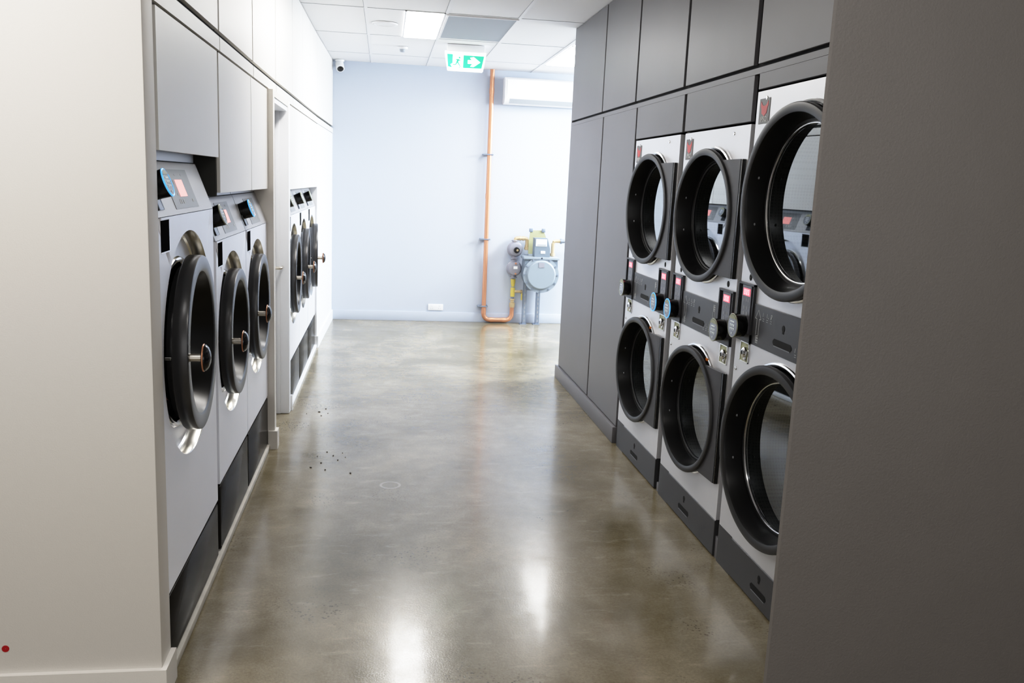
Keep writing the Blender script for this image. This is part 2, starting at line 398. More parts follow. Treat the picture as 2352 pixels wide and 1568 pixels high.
lpanel(2.69, 3.612, 1.652, 2.052, 'short grey-white panel above the large near washer, pale edge towards the camera', GL, 0.0)
lpanel(3.635, 4.478, 1.514, 2.052, 'long pale panel above the second near washer', GL, 0.006)
lpanel(4.478, 5.074, 1.514, 2.052, 'long pale panel next to the doorway, above the third near washer', GL, 0.006)
lpanel(5.947, 6.90, 1.497, 2.052, 'bright white panel just past the doorway, above the first far washer', GL, 0.003)
lpanel(6.90, 7.72, 1.497, 2.052, 'bright white panel above the middle far washer', GL, 0.003)
lpanel(7.72, 8.224, 1.497, 2.052, 'bright white narrow panel above the last far washer', GL, 0.003)
struct('trim_8', MB().box(-1.5, -0.66, 3.613, 3.634, 1.50, 2.056), 'cup_edge')

def rpanel(Y0, Y1, z0, z1, label, group, g=0.0):
    o = MB().box(XR, XR + 0.018, Y0 + g, Y1 - g, z0, z1, 0.0015, 1).build('wall_panel', 'panel_dark')
    tag(o, label, 'wall panel', group)
G1 = 'dark grey panels of the upper row on the right'
rpanel(6.045, 7.03, 2.116, CH - 0.006, 'dark grey upper panel at the far corner beside the open bright room', G1)
rpanel(5.225, 6.02, 2.116, CH - 0.006, 'dark grey upper panel second from the far corner, above a tall panel', G1)
rpanel(4.355, 5.195, 2.116, CH - 0.006, 'dark grey upper panel above the farthest dryer stack', G1)
rpanel(3.50, 4.322, 2.116, CH - 0.006, 'dark grey upper panel above the middle dryer stack', G1)
rpanel(2.50, 3.455, 2.116, CH - 0.006, 'dark grey upper panel with a faint smudge above the big near dryer stack', G1)
G2 = 'tall dark grey panels beside the dryers'
rpanel(5.995, 7.03, 0.112, 2.0765, 'tall dark grey panel ending at the free far corner of the block', G2)
rpanel(5.175, 5.968, 0.112, 2.0765, 'tall dark grey panel between the other tall panel and the farthest dryer', G2)
G3 = 'dark grey fascia panels directly above the dryers'
rpanel(4.322, 5.150, 1.893, 2.0765, 'dark grey fascia panel resting over the farthest dryer stack', G3)
rpanel(3.478, 4.285, 1.893, 2.0765, 'dark grey fascia panel resting over the middle dryer stack', G3)
rpanel(2.50, 3.430, 2.014, 2.0765, 'shallow dark grey fascia strip over the big near dryer stack', G3)
# filler strips between dryers
struct('trim_9', MB().box(XR + 0.022, 1.6, 4.266, 4.316, 0, 1.892).box(XR + 0.022, 1.6, 3.428, 3.471, 0.0, 2.0), 'brown_gap')
struct('trim_10', MB().box(XR + 0.004, XR + 0.022, 3.431, 3.468, 0, 0.10, 0.002).box(XR + 0.004, XR + 0.022, 4.269, 4.313, 0, 0.05, 0.002), 'panel_dark')

# ------------------------------------------------------------------ card reader (local: +x out of the machine, z up)
def reader(parent, y, z, r, dep, tilt=0.0, x0=0.0, ring='ring_grey', base=True):
    rot = Matrix.Rotation(-tilt, 4, 'Y')
    def fin(mb, nm, m, par):
        bmesh.ops.transform(mb.bm, matrix=rot, verts=mb.bm.verts)
        return mb.build(nm, m, par)
    mb = MB().lathe([(0, r * 0.9), (dep * 0.75, r * 0.98), (dep, r), (dep + 0.002, r * 0.93)], (0, 0, 0), 'x', 40, True, True)
    if base: mb.box(-0.001, 0.006, -r * 0.8, r * 0.8, -r * 1.65, r * 0.4, 0.002)
    o = fin(mb, 'card_reader', 'black_gloss', parent); o.location = (x0, y, z)
    fin(MB().torus((dep + 0.001, 0, 0), r * 0.955, 0.0028, 'x', 40, 8), 'light_ring', ring, o)
    fin(MB().lathe([(dep + 0.0025, r * 0.9), (dep + 0.0035, r * 0.2)], (0, 0, 0), 'x', 40, True, True), 'reader_face', 'reader_face', o)
    n = 14; R = r * 0.9; a0 = math.radians(38)
    pts = [(R * math.cos(a0 + (PI - 2 * a0) * i / n), R * math.sin(a0 + (PI - 2 * a0) * i / n)) for i in range(n + 1)]
    fin(MB().prism(pts, 'x', dep + 0.0036, dep + 0.0042), 'top_badge', 'reader_top', o)
    t = MB(); x1, x2 = dep + 0.0037, dep + 0.0044
    t.box(x1, x2, -r * .4, r * .4, r * .28, r * .38)
    for zz in (0.02, -0.28):
        for k in (-1, 0, 1): t.box(x1, x2, (k * .32 - .11) * r, (k * .32 + .11) * r, zz * r, (zz + .09) * r); t.box(x1, x2, (k * .32 - .07) * r, (k * .32 + .05) * r, (zz - .1) * r, (zz - .04) * r)
    t.box(x1, x2, -r * .06, r * .06, -r * .72, -r * .56)
    fin(t, 'reader_print', 'reader_text', o)
    return o

# ------------------------------------------------------------------ washers: local origin at front centre on the floor, +x out, +y viewer's right
def make_washer(W, zt, kt, zc, r, name='washing_machine', red=False):
    """W width, zt front-panel top, kt kick-plate top, zc door height, r door radius"""
    root = empty(name, (0, 0, 0)); h = W / 2
    k = r / 0.302
    Rr = 0.386 * k; Ri = Rr - 0.014; dp = 0.05
    b = MB()
    b.plate_hole(0, -h + 0.002, h - 0.002, kt + 0.012, zt - 0.002, (0, zc, Rr))
    # box sides / top / slope
    for sy in (-1, 1):
        y = sy * (h - 0.002)
        b.ngon([(0, y, kt + 0.012), (0, y, zt - 0.002), (-0.78, y, zt - 0.002), (-0.78, y, kt + 0.012)])
    b.ngon([(0, -h + .002, kt + .012), (0, h - .002, kt + .012), (-.78, h - .002, kt + .012), (-.78, -h + .002, kt + .012)])
    b.ngon([(-.78, -h + .002, kt + .012), (-.78, h - .002, kt + .012), (-.78, h - .002, zt - .002), (-.78, -h + .002, zt - .002)])
    b.build('front_panel', 'washer_steel', root, ang=30)
    MB().lathe([(0.0, Rr), (-0.004, Rr - 0.003), (-dp + 0.006, Rr - 0.008), (-dp, Rr - 0.014)], (0, 0, zc), 'x', 80).build('door_recess', 'recess', root)
    fl = MB().lathe([(-dp, Ri), (-dp, 0.275 * k)], (0, 0, zc), 'x', 80); fl.build('recess_floor', 'washer_steel', root)
    MB().torus((-dp + 0.004, 0, zc), 0.285 * k, 0.012, 'x', 80).build('chrome_ring', 'chrome', root)
    MB().lathe([(-dp, 0.28 * k), (-0.2, 0.27 * k), (-0.5, 0.27 * k), (-0.5, 0.02)], (0, 0, zc), 'x', 48, False, True).build('drum', 'drum', root)
    # console: sloped top with a vertical box above
    c = MB(); dx, dz = -0.062, 0.165
    c.prism([(0.0, zt), (dx, zt + dz), (dx - 0.006, zt + dz), (dx - 0.006, zt + dz + 0.045), (-0.70, zt + dz + 0.045), (-0.78, zt)], 'y', -h + 0.001, h - 0.001)
    con = c.build('control_console', 'washer_top', root, ang=20)
    MB().box(dx - 0.0075, dx - 0.004, -h + 0.004, h - 0.004, zt + dz - 0.001, zt + dz + 0.003).build('console_groove', 'black_gap', con)
    # things laid on the slope: build in (x normal, y, z along slope) then tilt
    tilt = math.atan2(-dx, dz)
    rot = Matrix.Translation((0, 0, zt)) @ Matrix.Rotation(-tilt, 4, 'Y')
    def lay(mb, nm, m, par):
        bmesh.ops.transform(mb.bm, matrix=rot, verts=mb.bm.verts); return mb.build(nm, m, par)
    ov = lay(MB().box(-0.001, 0.0015, -0.145 * W / .85, 0.195 * W / .85, 0.016, 0.150), 'control_overlay', 'overlay', root)
    lay(MB().box(0.001, 0.0025, -0.026, 0.078, 0.056, 0.114), 'display', 'pink_lcd', ov)
    for yy in (-0.062, -0.038, -0.010): lay(MB().box(0.001, 0.0022, yy, yy + 0.014, 0.032, 0.048), 'button', 'mark', ov)
    lay(MB().box(0.001, 0.0022, 0.128, 0.15, 0.034, 0.046), 'stop_button', 'mark', ov)
    for a, b_ in ((0.06, 0.072), (0.098, 0.114)): lay(MB().box(0.001, 0.0022, -0.052, -0.042, a, b_), 'side_icon', 'mark', ov)
    for a in (0.0, 0.09): lay(MB().box(0.001, 0.0022, a, a + 0.006, 0.127, 0.134), 'indicator_mark', 'mark', ov)
    cr = reader(root, -0.345 * W / .85, zt + 0.085, 0.043, 0.05, tilt, -0.032)
    # little dark window
    yw = -h + 0.045
    wd = MB().box(-0.02, 0.001, yw, yw + 0.098 * W / .85, zt - 0.104, zt - 0.010).build('dispenser_window', 'dark_window', root)
    MB().box(-0.004, 0.0025, yw - 0.003, yw + 0.098 * W / .85 + 0.003, zt - 0.108, zt - 0.104).box(-0.004, 0.0022, yw + 0.098 * W / .85, yw + 0.098 * W / .85 + 0.003, zt - 0.108, zt - 0.008).build('window_trim', 'chrome', wd)
    # kick plate
    kp = MB().box(-0.03, 0.0, -h + 0.006, h - 0.006, 0.034, kt, 0.006, 2).build('kick_plate', 'kick', root)
    MB().box(-0.78, -0.03, -h + 0.004, h - 0.004, 0.03, kt + 0.012).build('plinth', 'black', root)
    # door, hinged at viewer's right; door-local origin at the hinge axis
    dr = MB().lathe([(-0.042, 0.262 * k), (-0.02, 0.272 * k), (-0.018, r - 0.004), (-0.013, r), (0.024, r), (0.029, r - 0.002), (0.031, r - 0.007), (0.030, 0.254 * k), (0.026, 0.247 * k)], (0, -r - 0.005, 0), 'x', 96)
    door = dr.build('door', 'ring', root, (0, r + 0.005, zc), ang=40)
    MB().lathe([(0.0255, 0.2469 * k), (0.018, 0.243 * k), (-0.075, 0.205 * k), (-0.078, 0.19 * k)], (0, -r - 0.005, 0), 'x', 96).build('door_cone', 'cone', door)
    MB().lathe([(-0.0785, 0.204 * k), (-0.085, 0.200 * k), (-0.115, 0.190 * k), (-0.115, 0.17 * k)], (0, -r - 0.005, 0), 'x', 64).build('door_gasket', 'red_rubber' if red else 'rubber', door)
    MB().lathe([(-0.112, 0.19 * k), (-0.125, 0.13 * k), (-0.132, 0.07 * k), (-0.134, 0.001)], (0, -r - 0.005, 0), 'x', 64).build('door_glass', 'dark_glass', door)
    hy = -2 * r - 0.005 + 0.032
    MB().lathe([(0.029, 0.013), (0.066, 0.013), (0.068, 0.020)], (0, hy, 0), 'x', 24, True, True).build('handle_stem', 'satin', door)
    kn = MB().lathe([(0.067, 0.018), (0.069, 0.038), (0.074, 0.043), (0.080, 0.042), (0.088, 0.034), (0.094, 0.018), (0.096, 0.001)], (0, hy, 0), 'x', 32, True).build('door_knob', 'black_gloss', door)
    MB().torus((0.0735, hy, 0), 0.0425, 0.0025, 'x', 32, 8).build('knob_rim', 'copper', door)
    MB().lathe([(-0.04, 0.005), (-0.021, 0.005)], (0, -2 * r + 0.007, 0.0), 'x', 12, True, True).build('latch_pin', 'chrome', door)
    for s_ in (-1, 1): MB().box(-0.022, 0.012, -0.028, 0.020, s_ * 0.092 * k - 0.032, s_ * 0.092 * k + 0.032, 0.009, 3).build('hinge', 'black', door)
    return root

GW = 'washing machines along the left wall'
def place(o, X, Y, label, th, ring):
    o.location = (X, Y, 0); tag(o, label, 'washing machine', GW)
    child(o, 'door').rotation_euler = (0, 0, math.radians(th))
    lr = child(child(o, 'card_reader'), 'light_ring')
    lr.material_slots[0].link = 'OBJECT'; lr.material_slots[0].material = M[ring]
w_big = make_washer(0.850, 1.457, 0.262, 1.012, 0.302, red=True)
place(w_big, XP, 3.088, 'largest grey front-load washer at the left front with a blue-lit reader, door ajar', 2.0, 'ring_blue')
w_std = make_washer(0.752, 1.326, 0.312, 0.904, 0.278)
ws = [w_std] + [copy_tree(w_std) for _ in range(4)]
place(ws[0], XP, 3.935, 'grey washer right behind the large one, its reader ring unlit', 0.8, 'ring_grey')
place(ws[1], XP, 4.694, 'grey washer beside the doorway pier with a bright blue reader ring', 0.8, 'ring_blue')
place(ws[2], XF, 6.315, 'far grey washer nearest the doorway, half hidden by the door frame', 1.2, 'ring_grey')
place(ws[3], XF, 7.075, 'middle one of the three far washers beyond the doorway', 2.6, 'ring_grey')
place(ws[4], XF, 7.84, 'last far washer, round door seen edge-on against the white wall', 4.4, 'ring_grey')

# ------------------------------------------------------------------ dryer stacks: origin front centre on the floor, +x out, +y viewer's right
def make_dryer(W, top, mid0, mid1, modt, zu, zl, r, big=False):
    """mid0..mid1 control plate, modt top of the display modules, zu/zl door centres, r door radius"""
    root = empty('tumble_dryer', (0, 0, 0), PI); h = W / 2; bt = 0.172
    ro = r + 0.002; dy = 0.018
    b = MB()
    b.plate_hole(0, -h, h, mid1 - 0.02, top, (dy, zu, ro)); b.plate_hole(0, -h, h, bt - 0.004, mid0 + 0.02, (dy, zl, ro)); b.ngon([(0, -h, mid0 + 0.02), (0, h, mid0 + 0.02), (0, h, mid1 - 0.02), (0, -h, mid1 - 0.02)])
    for sy in (-1, 1): b.ngon([(0, sy * h, bt), (0, sy * h, top), (-0.85, sy * h, top), (-0.85, sy * h, bt)])
    b.ngon([(0, -h, top), (0, h, top), (-.85, h, top), (-.85, -h, top)]); b.ngon([(-.85, -h, bt), (-.85, h, bt), (-.85, h, top), (-.85, -h, top)])
    b.build('steel_front', 'steel', root, ang=30)
    for y, z in ((-h + 0.09, top - 0.03), (h - 0.17, top - 0.03), (-h + 0.025, mid0 - 0.13)): MB().lathe([(0, 0.008), (0.003, 0.007), (0.004, 0.001)], (0, y, z), 'x', 12).build('screw', 'chrome', root)
    for s_ in (-1, 1): MB().lathe([(0.0005, 0.014), (0.0012, 0.012), (0.0015, 0.001)], (0, s_ * (h - 0.092), modt + 0.024), 'x', 16).build('cable_hole', 'black_gap', root)
    # logo
    ly = -h + 0.028; lw = 0.096; lz0 = top - 0.128; lz1 = top - 0.03
    pl = MB().box(-0.001, 0.002, ly, ly + lw, lz0, lz1, 0.0008, 1).build('logo_plate', 'logo_plate', root)
    cy = ly + lw / 2; cz = lz0 + 0.062
    fox = [(-.033, .026), (-.016, .010), (0, .006), (.016, .010), (.033, .026), (.034, .008), (.026, -.004), (.022, -.022), (.008, -.028), (0, -.034), (-.008, -.028), (-.022, -.022), (-.026, -.004), (-.034, .008)]
    MB().prism([(cy + u, cz + v) for u, v in fox], 'x', 0.0015, 0.003).build('logo_emblem', 'logo_red', pl)
    me = text_mesh('IPSO', 0.030); me.materials.append(M['logo_white'])
    t = bpy.data.objects.new('logo_text', me); C.objects.link(t); t.parent = pl
    t.location = (0.0025, cy, lz0 + 0.017); t.rotation_euler = (PI / 2, 0, PI / 2)
    # control plate with print, key and slot
    mi = h - 0.163
    slot_y, slot_z = 0.0, mid0 + 0.046
    cp = MB().box(0, 0.006, -mi, mi, mid0, mid1, 0.0015, 1).build('control_plate', 'panel_ctrl', root)
    def keyhole(par, z, x): MB().lathe([(0, 0.013), (0.001, 0.012), (0.0015, 0.001)], (x, 0, z), 'x', 16).box(x - .0005, x + .0015, -0.006, 0.006, z - 0.02, z).build('key_hole', 'black_gap', par)
    def slot(par, z, x, w=0.078):
        pts = [(-w + .01, z - .013), (w - .01, z - .013), (w, z - .004), (w, z + .004), (w - .01, z + .013), (-w + .01, z + .013), (-w, z + .004), (-w, z - .004)]
        MB().prism(pts, 'x', x - .0005, x + .0012).build('finger_slot', 'black_gap', par)
        MB().prism([(u * 1.0, z - .013 - .003 * (i < 2)) if i < 2 else (u, z - .0125) for i, (u, v) in enumerate([(-w + .01, 0), (w - .01, 0), (w - .012, 0), (-w + .012, 0)])], 'x', x, x + .002).build('slot_lip', 'mark_dim', par)
    keyhole(cp, mid1 - 0.058, 0.006); slot(cp, slot_z, 0.006)
    pr = MB(); x1, x2 = 0.0058, 0.0068
    def line(p, q, w=0.0013):
        (a, b_), (c, d) = p, q; L = math.hypot(c - a, d - b_); n = (-(d - b_) / L * w, (c - a) / L * w)
        pr.prism([(a + n[0], b_ + n[1]), (c + n[0], d + n[1]), (c - n[0], d - n[1]), (a - n[0], b_ - n[1])], 'x', x1, x2)
    for s_ in (1, -1):
        yc = -mi + 0.048 if s_ > 0 else mi - 0.048
        z0, z1 = (mid0 + 0.012, mid1 - 0.02) if s_ > 0 else (mid1 - 0.012, mid0 + 0.02)
        q = [(yc, z1), (yc - .026, z1 - s_ * .036), (yc - .011, z1 - s_ * .036), (yc - .011, z0 + s_ * .034)]
        for a, b_ in zip(q, q[1:]): line(a, b_); line((2 * yc - a[0], a[1]), (2 * yc - b_[0], b_[1]))
        for j in range(6): zz = z0 + s_ * (0.003 + j * .0052); line((yc - .011, zz), (yc + .011, zz + s_ * (.0022 if j % 2 else 0)), .0014)
        yb = yc + 0.04 if s_ > 0 else yc - 0.12; zb = mid1 - 0.045 if s_ > 0 else mid0 + 0.035
        for j in range(3):
            y0 = yb + j * .034
            line((y0 + .006, zb + .02), (y0 + .003, zb + .004)); line((y0, zb - .004), (y0 + .014, zb - .004), .001); line((y0, zb - .012), (y0 + .013, zb - .012), .001)
            if j == 1: line((y0 + .012, zb + .006), (y0 + .019, zb + .003))
            if j == 2: line((y0 + .004, zb + .02), (y0 + .016, zb + .021)); line((y0 + .016, zb + .02), (y0 + .004, zb + .002), .0018)
    pr.build('instruction_print', 'mark', cp)
    # display modules, readers, cam locks
    for s_ in (-1, 1):
        ya, yb = (-h + 0.002, -mi - 0.003) if s_ < 0 else (mi + 0.003, h - 0.002)
        mo = MB().box(0, 0.012, ya, ya + 0.010, mid0, modt).box(0, 0.012, yb - 0.006, yb, mid0, modt).box(0, 0.012, ya, yb, modt - 0.008, modt).box(0, 0.012, ya, yb, mid0, mid0 + 0.035).build('display_module', 'panel_ctrl', root)
        MB().box(0.0, 0.002, ya + 0.008, yb - 0.004, mid0 + 0.03, modt - 0.006).build('module_shadow', 'black_gap', mo)
        MB().box(0.0, 0.009, ya + 0.040, yb - 0.030, mid0 + 0.03, modt - 0.009, 0.001, 1).build('display_panel', 'module', mo)
        yc = (ya + yb) / 2 + 0.006
        MB().box(0.008, 0.0098, yc - 0.034, yc + 0.034, modt - 0.052, modt - 0.022).build('red_display', 'red_led', mo)
        dg = MB()
        for k in range(3):
            y0 = yc - 0.026 + k * 0.018; z0 = modt - 0.048; x1, x2 = 0.0096, 0.0102
            dg.box(x1, x2, y0, y0 + .013, z0, z0 + .004).box(x1, x2, y0, y0 + .013, z0 + .018, z0 + .022).box(x1, x2, y0, y0 + .004, z0, z0 + .022).box(x1, x2, y0 + .009, y0 + .013, z0, z0 + .022)
        dg.build('display_digits', 'red_digit', mo)
        pm = MB()
        for a in range(2):
            for b_ in range(2): pm.box(0.0088, 0.0094, yc - .024 + a * .03, yc - .008 + a * .03, modt - .108 - b_ * .022, modt - .094 - b_ * .022)
        for a in range(3): pm.box(0.0088, 0.0094, yc - .026 + a * .022, yc - .016 + a * .022, modt - .076, modt - .062)
        pm.build('module_print', 'mark_dim', mo)
        reader(root, yc - 0.004, mid0 + 0.062, 0.050, 0.045, 0.0, 0.010, 'ring_grey', False)
        yl = -h + 0.10 if s_ < 0 else h - 0.075; z = mid0 - 0.045; a = 0.042
        lk = MB().box(0, 0.004, yl - a, yl + a, z - a, z - a + .004).box(0, 0.004, yl - a, yl + a, z + a - .004, z + a).box(0, 0.004, yl - a, yl - a + .004, z - a, z + a).box(0, 0.004, yl + a - .004, yl + a, z - a, z + a)
        lk = lk.build('lock_recess', 'chrome', root)
        MB().box(0.0003, 0.0012, yl - a + .004, yl + a - .004, z - a + .004, z + a - .004).build('lock_plate', 'olive', lk)
        MB().lathe([(0, .024), (.012, .022), (.016, .016), (.017, .009)], (0, yl + .008, z), 'x', 24).box(0.001, 0.008, yl - .004, yl + .028, z - .034, z - .01, .003).build('cam_lock', 'chrome', lk)
        MB().lathe([(.0165, .009), (.0168, .001)], (0, yl + .008, z), 'x', 12).build('lock_keyhole', 'black_gap', lk)
    # base
    bs = MB().box(-0.02, 0.001, -h, -h + 0.145, 0.0, bt).box(-0.85, -0.02, -h, h, 0, bt).build('base', 'panel_ctrl', root)
    cv = MB().box(-0.02, 0.004, -h + 0.148, h, 0.006, bt - 0.004, 0.002, 1).build('lint_cover', 'panel_ctrl', root)
    keyhole(cv, 0.122, 0.004); slot(cv, 0.064, 0.004, 0.072)
    # two doors
    for zc in (zu, zl):
        MB().lathe([(0.0, ro + .004), (0.006, ro + .002), (0.006, ro - .006), (-0.03, ro - 0.02), (-0.06, 0.27 * r / .302), (-0.62, 0.27 * r / .302), (-0.62, 0.01)], (0, dy, zc), 'x', 72, False, True).build('drum', 'drum', root)
        MB().torus((0.002, dy + 0.004, zc + 0.004), ro - 0.002, 0.009, 'x', 80, 8).build('chrome_ring', 'chrome', root)
        k = r / 0.302; hx = h - 0.03
        g = MB().lathe([(-0.045, 0.272 * k), (-0.025, 0.288 * k), (0.006, r - .004), (0.010, r), (0.022, r), (0.027, r - .003), (0.029, r - .010), (0.029, 0.280 * k), (0.025, 0.272 * k)], (0, dy - hx, 0), 'x', 96)
        door = g.build('door', 'dring', root, (0, hx, zc), ang=40)
        door.rotation_euler = (0, 0, math.radians(4.0))
        MB().lathe([(0.0245, 0.2719 * k), (0.015, 0.268 * k), (-0.045, 0.256 * k), (-0.046, 0.249 * k), (-0.06, 0.244 * k)], (0, dy - hx, 0), 'x', 96).build('door_funnel', 'cone', door)
        MB().torus((-0.054, dy - hx, 0), 0.2455 * k, 0.0045, 'x', 80, 8).build('glass_trim', 'chrome' if big else 'dring', door)
        MB().lathe([(-0.058, 0.245 * k), (-0.058, 0.001)], (0, dy - hx, 0), 'x', 72).build('door_glass', 'glass', door)
        hh = 0.250 * k
        # hinge plate with a concave side against the ring
        n = 20; a0 = math.asin(min(1, hh / (r - 0.004)))
        arc = [((r - .006) * math.cos(-a0 + 2 * a0 * i / n) + dy - hx, (r - .006) * math.sin(-a0 + 2 * a0 * i / n)) for i in range(n + 1)]
        pts = arc + [(-0.004, hh), (-0.004, -hh)]
        hp = MB().prism(pts, 'x', 0.004, 0.018).build('hinge_plate', 'hinge_plate', door, ang=25)
        MB().box(-0.004, 0.017, -0.004, 0.012, -hh, hh, 0.003, 2).build('hinge_pin_cover', 'black_gloss', hp)
        for a in (163, 197):
            MB().lathe([(0, .006), (.003, .004), (.004, .0005)], (-0.012, dy - hx + 0.262 * k * math.cos(math.radians(a)), 0.262 * k * math.sin(math.radians(a))), 'x', 10).build('rivet', 'mark_dim', door)
        if zc == zl:
            a = math.radians(62)
            MB().box(0.008, 0.0125, ro * math.cos(a) - .012 + dy, ro * math.cos(a) + .012 + dy, zc + ro * math.sin(a) - .006, zc + ro * math.sin(a) + .006).build('orange_tag', 'orange', root)
    return root
GD = 'stacked tumble dryers along the right wall'
d_std = make_dryer(0.796, 1.882, 0.953, 1.118, 1.190, 1.4925, 0.582, 0.302)
d_far = copy_tree(d_std)
d_big = make_dryer(0.870, 2.004, 1.006, 1.172, 1.244, 1.574, 0.618, 0.354, True)
def placed(o, Y, label, rings):
    o.location = (XR, Y, 0); tag(o, label, 'tumble dryer', GD)
    rd = sorted([c for c in o.children if c.name.startswith('card_reader')], key=lambda c: c.location.y)
    for c, rg in zip(rd, rings):
        lr = child(c, 'light_ring'); lr.material_slots[0].link = 'OBJECT'; lr.material_slots[0].material = M[rg]
placed(d_far, 4.735, 'farthest steel dryer stack, next to the tall dark panels, its right reader ring lit blue', ('ring_grey', 'ring_blue'))
placed(d_std, 3.868, 'middle steel dryer stack of the three, two black round doors, left reader lit blue', ('ring_blue', 'ring_grey'))
placed(d_big, 2.993, 'largest and nearest dryer stack, partly cut off by the dark wall', ('ring_grey', 'ring_grey'))

# ------------------------------------------------------------------ ceiling fittings
def ceiling_light(x0, x1, y0, y1, label):
    o = empty('ceiling_light', ((x0 + x1) / 2, (y0 + y1) / 2, CH)); w, d = (x1 - x0) / 2, (y1 - y0) / 2
    tag(o, label, 'ceiling light', 'recessed light panels')
    MB().box(-w, w, -d, -d + .012, -0.008, -0.004).box(-w, w, d - .012, d, -0.008, -0.004).box(-w, -w + .012, -d, d, -0.008, -0.004).box(w - .012, w, -d, d, -0.008, -0.004).build('frame', 'white_plastic', o)
    MB().box(-w + .010, w - .010, -d + .010, d - .010, -0.007, -0.0035, 0.001, 1).build('diffuser', 'glow', o)
ceiling_light(0.130, 0.432, 6.80, 8.03, 'glowing light panel in the ceiling left of the grey vent')
ceiling_light(1.625, 1.93, 7.87, 9.22, 'glowing light panel half hidden behind the dark corner block')
v = empty('ceiling_vent', (0.71, 7.37, CH)); tag(v, 'flat grey square vent panel in the ceiling behind the exit sign', 'ceiling vent')
MB().box(-0.255, 0.262, -0.52, 0.525, -0.010, -0.0035).build('vent_panel', 'vent', v)
MB().box(-0.272, -0.255, -0.535, 0.54, -0.012, -0.0035).box(0.262, 0.278, -0.535, 0.54, -0.012, -0.0035).box(-0.255, 0.262, -0.535, -0.52, -0.012, -0.0035).box(-0.255, 0.262, 0.525, 0.54, -0.012, -0.0035).build('vent_frame', 'tbar', v)
sd = empty('smoke_detector', (0.145, 8.64, CH)); tag(sd, 'small round smoke detector on the ceiling', 'smoke detector')
MB().lathe([(-0.0035, 0.052), (-0.020, 0.048), (-0.024, 0.03)], (0, 0, 0), 'z', 32, False, True).build('detector_base', 'white_plastic', sd)
MB().lathe([(-0.024, 0.027), (-0.048, 0.022), (-0.052, 0.001)], (0, 0, 0), 'z', 24).build('detector_head', 'vent', sd)
cs = empty('ceiling_speaker', (-0.02, 7.42, CH)); tag(cs, 'flush round white ceiling disc left of the light panel', 'ceiling speaker')
MB().lathe([(-0.0035, 0.105), (-0.012, 0.10), (-0.014, 0.085), (-0.010, 0.08), (-0.010, 0.001)], (0, 0, 0), 'z', 40).build('speaker_disc', 'tbar', cs)
# exit sign
ex = empty('exit_sign', (0.712, 8.27, CH)); tag(ex, 'hanging green and white exit sign with running figure and arrow', 'exit sign')
MB().box(-0.172, 0.172, -0.035, 0.035, -0.065, -0.0035, 0.004).build('sign_housing', 'white_plastic', ex)
zt, zb = -0.062, -0.236
MB().prism([(-0.19, zt), (0.19, zt), (0.188, zt - 0.03), (0.164, zb + 0.008), (0.156, zb), (-0.156, zb), (-0.164, zb + 0.008), (-0.188, zt - 0.03)], 'y', -0.018, 0.012).build('sign_panel', 'sign_white', ex)
def SX(px, py): return ((px - 1040) / 1660 * 0.38, zt - (py - 400) / 940 * 0.174)
def tilt(px, py):                     # undo the photo's slight tilt of the sign
    return SX(px, py - (px - 1040) * 0.055)
y0, y1 = -0.0195, -0.0175
MB().prism([tilt(300, 510), tilt(530, 530), tilt(525, 950), tilt(440, 1010), tilt(470, 1080), tilt(500, 1110), tilt(480, 1150), tilt(345, 1110)], 'y', y0, y1).build('green_field', 'sign_green', ex)
MB().prism([tilt(960, 575), tilt(1790, 620), tilt(1690, 1200), tilt(945, 1175)], 'y', y0, y1).build('arrow_field', 'sign_green', ex)
ar = [(1130, 800), (1290, 800), (1220, 690), (1370, 650), (1640, 910), (1370, 1130), (1230, 1110), (1320, 985), (1130, 975)]
MB().prism([tilt(*p) for p in ar], 'y', y0 - 0.001, y0).build('arrow', 'sign_white', ex)
rn = MB()
def seg(a, b, w):
    (x, z), (u, q) = tilt(*a), tilt(*b); L = math.hypot(u - x, q - z); n = (-(q - z) / L * w, (u - x) / L * w)
    rn.prism([(x + n[0], z + n[1]), (u + n[0], q + n[1]), (u - n[0], q - n[1]), (x - n[0], z - n[1])], 'y', y0, y1)
seg((760, 770), (705, 905), 0.0085); seg((705, 890), (650, 1020), 0.005); seg((650, 1020), (540, 1010), 0.0038); seg((720, 890), (790, 1020), 0.005); seg((790, 1020), (840, 1120), 0.0035); seg((830, 1150), (780, 1165), 0.003)
seg((750, 780), (830, 830), 0.0045); seg((750, 780), (650, 790), 0.004)
hx_, hz_ = tilt(800, 690)
rn.lathe([(y0, 0.0085), (y1, 0.0085)], (hx_, 0, hz_), 'y', 16, True, True)
rn.build('running_figure', 'sign_green', ex)
# security camera
sc = empty('security_camera', (-0.50, YB - 0.07, CH)); tag(sc, 'small white security camera with dark lens in the rear left ceiling corner', 'security camera')
MB().lathe([(-0.0035, 0.05), (-0.02, 0.048), (-0.024, 0.035)], (0, 0, 0), 'z', 28, False, True).build('camera_mount', 'white_plastic', sc)
dv = Vector((0.15, -0.75, -0.65)).normalized(); q = Vector((0, 0, 1)).rotation_difference(dv).to_matrix().to_4x4()
mb = MB().lathe([(-0.03, 0.02), (-0.025, 0.043), (0.07, 0.043), (0.075, 0.038)], (0, 0, 0), 'z', 28, True, True); bmesh.ops.transform(mb.bm, matrix=Matrix.Translation((0, 0, -0.055)) @ q, verts=mb.bm.verts); mb.build('camera_body', 'white_plastic', sc)
mb = MB().lathe([(0.0752, 0.034), (0.078, 0.030), (0.079, 0.001)], (0, 0, 0), 'z', 24); bmesh.ops.transform(mb.bm, matrix=Matrix.Translation((0, 0, -0.055)) @ q, verts=mb.bm.verts); mb.build('camera_lens', 'black', sc)

